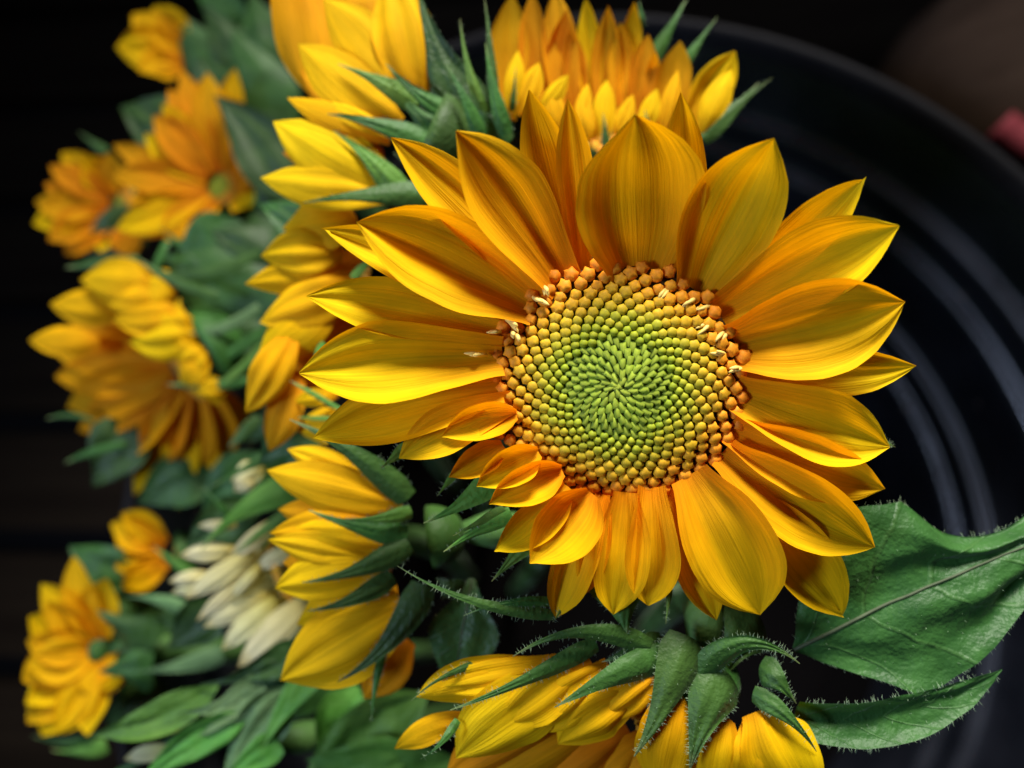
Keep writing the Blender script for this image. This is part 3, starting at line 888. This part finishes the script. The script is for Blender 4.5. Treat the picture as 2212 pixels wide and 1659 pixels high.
for bx, by, tx, ty, w, z, mt, k, hn in [(1290, 1392, 972, 1534, 56, 70, M_BRACT, -8, 90), (1405, 1400, 1108, 1418, 58, 86, M_BRACT, 42, 90), (1440, 1420, 1198, 1528, 90, 80, M_BRACT, 8, 90),
                                     (1490, 1375, 1370, 1634, 128, 90, M_BRACT, -10, 110), (1575, 1455, 1490, 1662, 150, 86, M_BRACT_L, 10, 100), (1625, 1500, 1764, 1624, 56, 70, M_BRACT, -14, 60),
                                     (1515, 1460, 1728, 1434, 78, 92, M_BRACT, -56, 110), (1050, 1432, 888, 1514, 24, 40, M_BRACT, 14, 50), (1200, 1304, 1002, 1330, 30, 70, M_BRACT_L, 14, 60),
                                     (1200, 1330, 858, 1222, 36, 80, M_BRACT, -24, 110), (990, 1555, 908, 1640, 26, 60, M_BRACT, -8, 30), (1430, 1390, 1300, 1430, 70, 50, M_BRACT, 0, 60),
                                     (1540, 1440, 1440, 1480, 110, 60, M_BRACT, 0, 60), (1640, 1440, 1720, 1520, 80, 56, M_BRACT, -6, 60), (1640, 1330, 1560, 1460, 170, 20, M_LEAF, 0, 60)]:
    bt.bract(bx, by, tx, ty, w * .82, zb=z - 36, zm=z, zt=z - 16, mat=M_BRACT, k=k, hair=hn, hl=14, cup=-.3, surf=hn // 3)
# leaves on its stalk, lying out over the tub
bt.bract(1715, 1404, 2430, 1085, 380, zb=-20, zm=10, zt=-60, name="leaf", mat=M_LEAF, cup=.0, ridge=.05, wave=.1, hair=260, hl=16, surf=140, midrib=4.5, nv=56, nu=36, k=-6, lump=.07,
         wr=[(0, 6), (.05, 60), (.14, 150), (.24, 195), (.33, 214), (.41, 192), (.45, 182), (.47, 150), (.51, 92), (.57, 56), (.66, 38), (.8, 46), (.92, 24), (1, 1)],
         wl=[(0, 6), (.05, 50), (.12, 100), (.20, 150), (.26, 192), (.36, 190), (.48, 168), (.62, 120), (.8, 60), (.92, 24), (1, 1)])
bt.bract(1716, 1545, 2164, 1446, 108, zb=0, zm=20, zt=30, name="leaf", mat=M_LEAF, cup=.5, hair=170, hl=17, k=46, surf=60, prof=STRAP, nv=34, midrib=0, lump=.12)

# leaf between the lower-left flower and the bottom flower
ll.bract(1020, 1250, 985, 1470, 150, zb=-30, zm=10, zt=-10, name="leaf", mat=M_LEAF, cup=.15, hair=90, hl=10, midrib=3, k=0, lump=.1,
         prof=[(0, .1), (.15, .3), (.3, .62), (.48, 1.0), (.62, .98), (.8, .72), (.92, .5), (1, .2)])
ll.bract(990, 1285, 940, 1250, 60, zb=10, zm=30, zt=10, name="leaf", mat=M_LEAF, hair=40, hl=10)

# ================================================================== 7. cream flower
cr = Flower("small cream white sunflower half open among green bracts at lower left", .235, stem_foot(-2.9, .09))
cr.calyx(650, 1230, -30, (-.85, -.35, .2), 90, 80)
cr.disc(610, 1235, -25, (-.85, -.35, .2), 70, (.4, .36, .08))
for bx, by, tx, ty, w, z in [(592, 1130, 494, 1207, 32, 30), (530, 1205, 399, 1294, 38, 34), (530, 1245, 424, 1342, 28, 24), (560, 1295, 440, 1354, 40, 20),
                             (580, 1310, 478, 1405, 44, 24), (650, 1310, 514, 1442, 58, 30), (552, 1230, 497, 1294, 24, 40), (630, 1188, 552, 1228, 34, 30),
                             (495, 1192, 388, 1200, 40, 0), (450, 1246, 364, 1256, 30, 0), (440, 1270, 370, 1280, 24, -4), (500, 1136, 427, 1136, 22, -20),
                             (600, 1250, 470, 1330, 60, -10), (600, 1200, 450, 1260, 60, -14), (620, 1280, 500, 1380, 60, -10), (560, 1010, 500, 1040, 50, -30), (545, 1030, 505, 1062, 34, -26)]:
    cr.petal(bx + (bx - tx) * .15, by + (by - ty) * .15, tx, ty, w * 1.2, zb=z - 8, zm=z + 10, zt=z - 6, cup=-.3, mat=M_CREAM, ridge=.12, prof=PETAL)
for bx, by, tx, ty, w, z, mt, k in [(650, 1050, 434, 1190, 66, 50, M_BRACT_L, 24), (690, 1080, 500, 1202, 46, 60, M_BRACT_L, 10), (625, 972, 454, 1054, 30, 40, M_BRACT, 6),
                                 (500, 1120, 438, 1052, 20, 20, M_BRACT, 0), (640, 1400, 505, 1456, 60, 20, M_BRACT, -10), (670, 1120, 600, 1090, 60, 30, M_LEAF_L, 0)]:
    cr.bract(bx, by, tx, ty, w, zb=z - 20, zm=z, zt=z - 6, mat=mt, k=k)

# ================================================================== blurred flowers behind
def bg_flower(label, d, foot, c, tips, w, mat, axis, base_r=26, cup=.3, rad=80, zt=20, discol=(.25, .25, .02), mats=None):
    f = Flower(label, d, foot)
    f.calyx(c[0], c[1], -30, axis, rad, rad * .9)
    f.disc(c[0], c[1], -20, axis, rad * .72, discol)
    for i, (tx, ty) in enumerate(tips):
        dx, dy = tx - c[0], ty - c[1]
        L = math.hypot(dx, dy)
        f.petal(c[0] + dx / L * base_r, c[1] + dy / L * base_r, tx, ty, w * random.uniform(1.2, 1.6), zb=-10, zm=random.uniform(0, 20), zt=zt + random.uniform(-20, 20), cup=cup,
                mat=(mats[i % len(mats)] if mats else mat), ridge=.08, wave=.12, k=random.uniform(-8, 8), nv=14)
    return f

# 8. big shaded flower at the left, its lit upper petals folded over the face
lf = Flower("wide sunflower at left edge with bright petals folded over its shaded face", .262, stem_foot(2.7, .13))
lf.calyx(450, 760, -40, (-.75, -.45, .3), 100, 90)
lf.disc(400, 800, -40, (-.75, -.45, .3), 75, (.10, .05, .01))  # shade painted in: face petals take the darker petal colour, lit ones the lighter
for bx, by, tx, ty, w, z, mt in [(390, 800, 118, 814, 84, -40, M_PETAL_SHADE), (390, 805, 144, 880, 90, -44, M_PETAL_SHADE), (395, 810, 168, 930, 84, -44, M_PETAL_SHADE), (395, 815, 246, 985, 90, -40, M_PETAL_SHADE),
                             (400, 815, 330, 1020, 84, -36, M_PETAL_SHADE), (410, 815, 430, 1030, 84, -36, M_PETAL_SHADE), (420, 815, 500, 988, 80, -30, M_PETAL_SHADE), (385, 790, 120, 765, 80, -40, M_PETAL_SHADE),
                             (390, 780, 150, 700, 80, -46, M_PETAL_SHADE), (405, 820, 385, 1100, 70, -60, M_PETAL), (400, 820, 290, 1070, 60, -60, M_PETAL), (430, 815, 550, 960, 70, -50, M_PETAL_SHADE), (415, 820, 460, 1080, 60, -56, M_PETAL),
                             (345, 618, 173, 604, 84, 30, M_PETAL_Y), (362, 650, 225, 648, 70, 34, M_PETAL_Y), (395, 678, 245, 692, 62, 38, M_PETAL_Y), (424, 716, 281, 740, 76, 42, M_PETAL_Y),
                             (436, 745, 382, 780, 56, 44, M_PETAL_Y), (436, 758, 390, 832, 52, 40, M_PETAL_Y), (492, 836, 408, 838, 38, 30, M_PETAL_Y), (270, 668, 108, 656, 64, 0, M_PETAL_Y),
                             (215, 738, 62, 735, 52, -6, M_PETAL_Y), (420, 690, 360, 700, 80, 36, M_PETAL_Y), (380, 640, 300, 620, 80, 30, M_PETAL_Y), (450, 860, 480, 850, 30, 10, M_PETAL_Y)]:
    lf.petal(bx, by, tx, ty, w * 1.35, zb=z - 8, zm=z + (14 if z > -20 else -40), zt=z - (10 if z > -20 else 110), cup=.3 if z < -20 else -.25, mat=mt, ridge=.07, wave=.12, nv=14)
for bx, by, tx, ty, w, z, mt, k, nm in [(470, 640, 300, 560, 26, 40, M_BRACT, -10, "bract"), (560, 545, 340, 590, 26, 36, M_BRACT, -18, "bract"), (620, 660, 330, 560, 200, -20, M_LEAF, 0, "leaf"), (600, 700, 380, 650, 170, -36, M_LEAF, 0, "leaf"),
                                     (590, 800, 380, 680, 170, -10, M_LEAF, 0, "leaf"), (590, 560, 455, 500, 120, -30, M_LEAF, 0, "leaf"), (560, 660, 410, 720, 26, 50, M_LEAF_P, -14, "bract"),
                                     (580, 700, 400, 800, 26, 30, M_BRACT, -14, "bract"), (570, 745, 455, 845, 22, 40, M_BRACT_L, -6, "bract"), (540, 820, 360, 830, 22, 40, M_BRACT, -6, "bract"),
                                     (300, 560, 140, 578, 26, -20, M_BRACT, 0, "bract"), (200, 910, 100, 905, 13, -60, M_BRACT, 10, "bract"), (270, 960, 140, 1000, 18, -70, M_BRACT, 6, "bract"),
                                     (560, 900, 495, 965, 30, 20, M_BRACT, 0, "bract"), (360, 520, 330, 590, 20, 10, M_BRACT, 0, "bract")]:
    lf.bract(bx, by, tx, ty, w, zb=z - 10, zm=z, zt=z - 6, mat=mt, k=k, name=nm, prof=LEAF if nm == "leaf" else STRAP, nv=14)

# 9. two blurred flowers at upper left, their dimness put into the petal colour
g1 = bg_flower("blurred shade-coloured sunflower showing its green centre at upper left", .292, stem_foot(2.2, .14), (478, 405),
               [(393, 150), (448, 156), (508, 146), (364, 192), (331, 250), (312, 289), (244, 312), (240, 380), (250, 494), (300, 515), (357, 520), (422, 520), (549, 383), (545, 330), (350, 225), (420, 175), (280, 440), (540, 450)],
               52, M_PETAL, (-.35, .1, .9), base_r=34, rad=60, discol=(.22, .26, .02), mats=[M_PETAL_SHADE, M_PETAL_SHADE, M_PETAL])
g1.bract(640, 440, 462, 205, 130, zb=40, zm=60, zt=50, name="leaf", mat=M_LEAF, prof=LEAF, cup=.1, k=14, nv=14)
g1.bract(620, 300, 500, 60, 150, zb=-40, zm=-20, zt=-30, name="leaf", mat=M_LEAF, prof=LEAF, nv=14)
g1.bract(560, 460, 620, 330, 60, zb=20, zm=30, zt=20, name="leaf", mat=M_LEAF, prof=LEAF, nv=14)
g1.bract(400, 540, 345, 490, 18, zb=30, zm=40, zt=30)
g2 = bg_flower("blurred sunflower overlapped by the green-centred one at the dark left edge", .312, stem_foot(2.5, .15), (265, 445),
               [(107, 357), (180, 338), (97, 396), (75, 435), (71, 484), (104, 520), (140, 549), (215, 545), (280, 560), (240, 330), (130, 330), (90, 460)],
               50, M_PETAL, (-.6, .0, .8), base_r=30, rad=60, mats=[M_PETAL_SHADE, M_PETAL, M_PETAL_SHADE])
g2.bract(230, 330, 170, 285, 22, zb=-20, zm=-20, zt=-20)
# 10. small flower at the top
h1 = bg_flower("small blurred sunflower beside dark leaves at the top left", .322, stem_foot(1.9, .14), (425, 140),
               [(286, 30), (331, 14), (250, 102), (300, 156), (360, 40), (320, 90)], 62, M_PETAL, (-.8, .2, .4), base_r=30, rad=46)
for bx, by, tx, ty, w in [(480, 190, 375, 20, 100), (560, 200, 440, 10, 110), (590, 170, 540, -20, 110), (600, 240, 480, 120, 70)]:
    h1.bract(bx, by, tx, ty, w, zb=0, zm=16, zt=10, name="leaf", mat=M_LEAF, prof=LEAF, nv=14)
# 11. lower left flower and a small one above it
i1 = bg_flower("blurred golden sunflower turned away at the lower left edge", .270, stem_foot(-2.4, .15), (220, 1400),
               [(62, 1331), (57, 1383), (48, 1471), (58, 1562), (88, 1260), (160, 1200), (124, 1587), (60, 1430), (54, 1520), (100, 1300), (190, 1590), (240, 1500), (262, 1470), (230, 1250), (90, 1590)],
               66, M_PETAL, (-.8, -.1, -.3), base_r=20, rad=36, mats=[M_PETAL, M_PETAL_Y])
for bx, by, tx, ty, w, z, mt, k in [(330, 1400, 210, 1320, 110, 40, M_LEAF, 0), (330, 1440, 215, 1450, 120, 40, M_LEAF, 0), (400, 1320, 270, 1290, 34, 50, M_LEAF_P, 10),
                                 (480, 1412, 282, 1452, 46, 60, M_LEAF_P, -8), (200, 1600, 70, 1590, 30, 10, M_BRACT, -8), (230, 1610, 110, 1620, 40, 20, M_BRACT_L, -10)]:
    i1.bract(bx, by, tx, ty, w, zb=z - 10, zm=z, zt=z - 6, mat=mt, k=k, nv=14)
j1 = bg_flower("small blurred golden sunflower beside the cream one", .285, stem_foot(3.1, .12), (390, 1195),
               [(238, 1132), (250, 1165), (248, 1228), (264, 1270), (242, 1200), (262, 1108)], 48, M_PETAL, (-.9, -.1, .2), base_r=40, rad=50)
j1.bract(420, 1250, 330, 1180, 30, zb=20, zm=30, zt=20, mat=M_BRACT_L)

# 12. green bud with cream petals at the bottom left
bd = Flower("closed green flower bud with pale petal tips at bottom left", .222, stem_foot(-2.0, .12), cat="flower bud", name="sunflower_bud", group=None)
bd.calyx(520, 1600, -30, (-.8, .1, .3), 70, 70)
for bx, by, tx, ty, w in [(400, 1548, 266, 1566, 40), (390, 1575, 280, 1584, 28), (380, 1620, 268, 1640, 44)]:
    bd.petal(bx, by, tx, ty, w, zb=10, zm=20, zt=10, mat=M_CREAM, cup=-.3)
for bx, by, tx, ty, w, z, mt, k in [(640, 1480, 480, 1690, 110, 40, M_LEAF_P, 8), (540, 1540, 300, 1690, 76, 50, M_LEAF_L, 10), (470, 1480, 190, 1590, 80, 30, M_LEAF_L, -18),
                                 (690, 1440, 555, 1650, 60, 54, M_BRACT_L, 16), (640, 1400, 430, 1480, 70, 40, M_LEAF, -16), (580, 1500, 380, 1540, 60, 44, M_LEAF_P, -6),
                                 (560, 1470, 330, 1640, 60, 46, M_LEAF_P, -10), (600, 1600, 460, 1700, 70, 56, M_LEAF_L, 0), (480, 1560, 220, 1680, 50, 10, M_LEAF, 0)]:
    bd.bract(bx, by, tx, ty, w, zb=z - 12, zm=z, zt=z - 8, mat=mt, k=k, prof=LEAF if w > 70 else BRACT, name="leaf" if w > 70 else "bract", nv=18, cup=.22, lump=.12, wave=.2)
# fresh leaves at the bottom between the bud and the hanging flower
for bx, by, tx, ty, w, z, k in [(920, 1500, 640, 1720, 150, 0, 10), (980, 1640, 740, 1700, 110, 20, 0), (770, 1480, 690, 1640, 110, -50, 0), (900, 1620, 660, 1640, 90, 30, -10)]:
    bd.bract(bx, by, tx, ty, w, zb=z - 20, zm=z, zt=z - 10, mat=M_LEAF_L, k=k, prof=LEAF, name="leaf", cup=.2, lump=.12, wave=.2)

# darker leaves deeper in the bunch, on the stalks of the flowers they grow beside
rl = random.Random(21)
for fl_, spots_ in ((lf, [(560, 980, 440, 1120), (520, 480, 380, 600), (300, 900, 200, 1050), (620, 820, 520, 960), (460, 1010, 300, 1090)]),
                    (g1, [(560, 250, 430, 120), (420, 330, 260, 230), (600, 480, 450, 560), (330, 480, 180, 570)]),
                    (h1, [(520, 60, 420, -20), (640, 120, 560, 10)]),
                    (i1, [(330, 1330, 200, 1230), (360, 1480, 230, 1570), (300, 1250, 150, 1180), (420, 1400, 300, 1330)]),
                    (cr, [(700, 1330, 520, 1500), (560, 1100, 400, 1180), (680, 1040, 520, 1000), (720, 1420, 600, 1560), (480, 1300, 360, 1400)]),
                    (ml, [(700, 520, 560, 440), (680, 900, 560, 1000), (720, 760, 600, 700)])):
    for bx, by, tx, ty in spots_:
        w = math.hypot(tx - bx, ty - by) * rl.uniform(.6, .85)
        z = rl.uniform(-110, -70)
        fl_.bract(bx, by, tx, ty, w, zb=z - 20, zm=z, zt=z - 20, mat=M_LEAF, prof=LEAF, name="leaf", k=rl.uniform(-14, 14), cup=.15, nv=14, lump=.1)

# ------------------------------------------------------------------ things on the deck beyond the tub
def on_floor(x, y, z=0.0):
    d = (U(x, y, 0, 1.0) - CAM)
    return CAM + d * ((z - CAM_H) / d.z)
p = on_floor(2430, 20, .25)
V, F = [], []
sack = [(.0, .0005), (.080, .0005), (.093, .02), (.096, .09), (.092, .16), (.078, .21), (.055, .238), (.028, .25), (.006, .253)]
for k, (r, z) in enumerate(sack):
    for i in range(48):
        a = 2 * math.pi * i / 48
        q = Vector((math.cos(a), math.sin(a), z * 9))
        rr = r * (1 + (.07 * noise.noise(q * 2.2) if k > 1 else 0))
        V.append(Vector((p.x + rr * math.cos(a), p.y + rr * math.sin(a), z)))
for k in range(len(sack) - 1):
    for i in range(48):
        j = (i + 1) % 48
        F.append((k*48+i, k*48+j, (k+1)*48+j, (k+1)*48+i))
F.append(tuple((len(sack)-1)*48+i for i in range(48)))
o = mk("burlap_sack", V, F, M_CARD)
o["label"] = "blurred brown sack standing in the dark beyond the tub's rim"
o["category"] = "sack"
V, F = [], []
band = [(.0735, .2165), (.0815, .2160), (.0825, .2200), (.0785, .2265), (.0735, .2290), (.0680, .2285)]     # paper lying over the sack's shoulder
NA = 24
for r, z in band:
    for i in range(NA):
        a = math.radians(222 + 70 * i / (NA - 1))
        w_ = .0018 * math.sin(a * 9)
        V.append(Vector((p.x + (r + w_) * math.cos(a), p.y + (r + w_) * math.sin(a), z + w_)))
for k in range(len(band)):
    k2 = (k + 1) % len(band)
    for i in range(NA - 1):
        F.append((k*NA+i, k*NA+i+1, k2*NA+i+1, k2*NA+i))
F.append(tuple(k*NA for k in range(len(band)))); F.append(tuple(k*NA+NA-1 for k in range(len(band)))[::-1])
o = mk("paper_scrap", V, F, M_RED)
o["label"] = "pinkish red paper scrap lying over the brown sack's shoulder"
o["category"] = "paper"
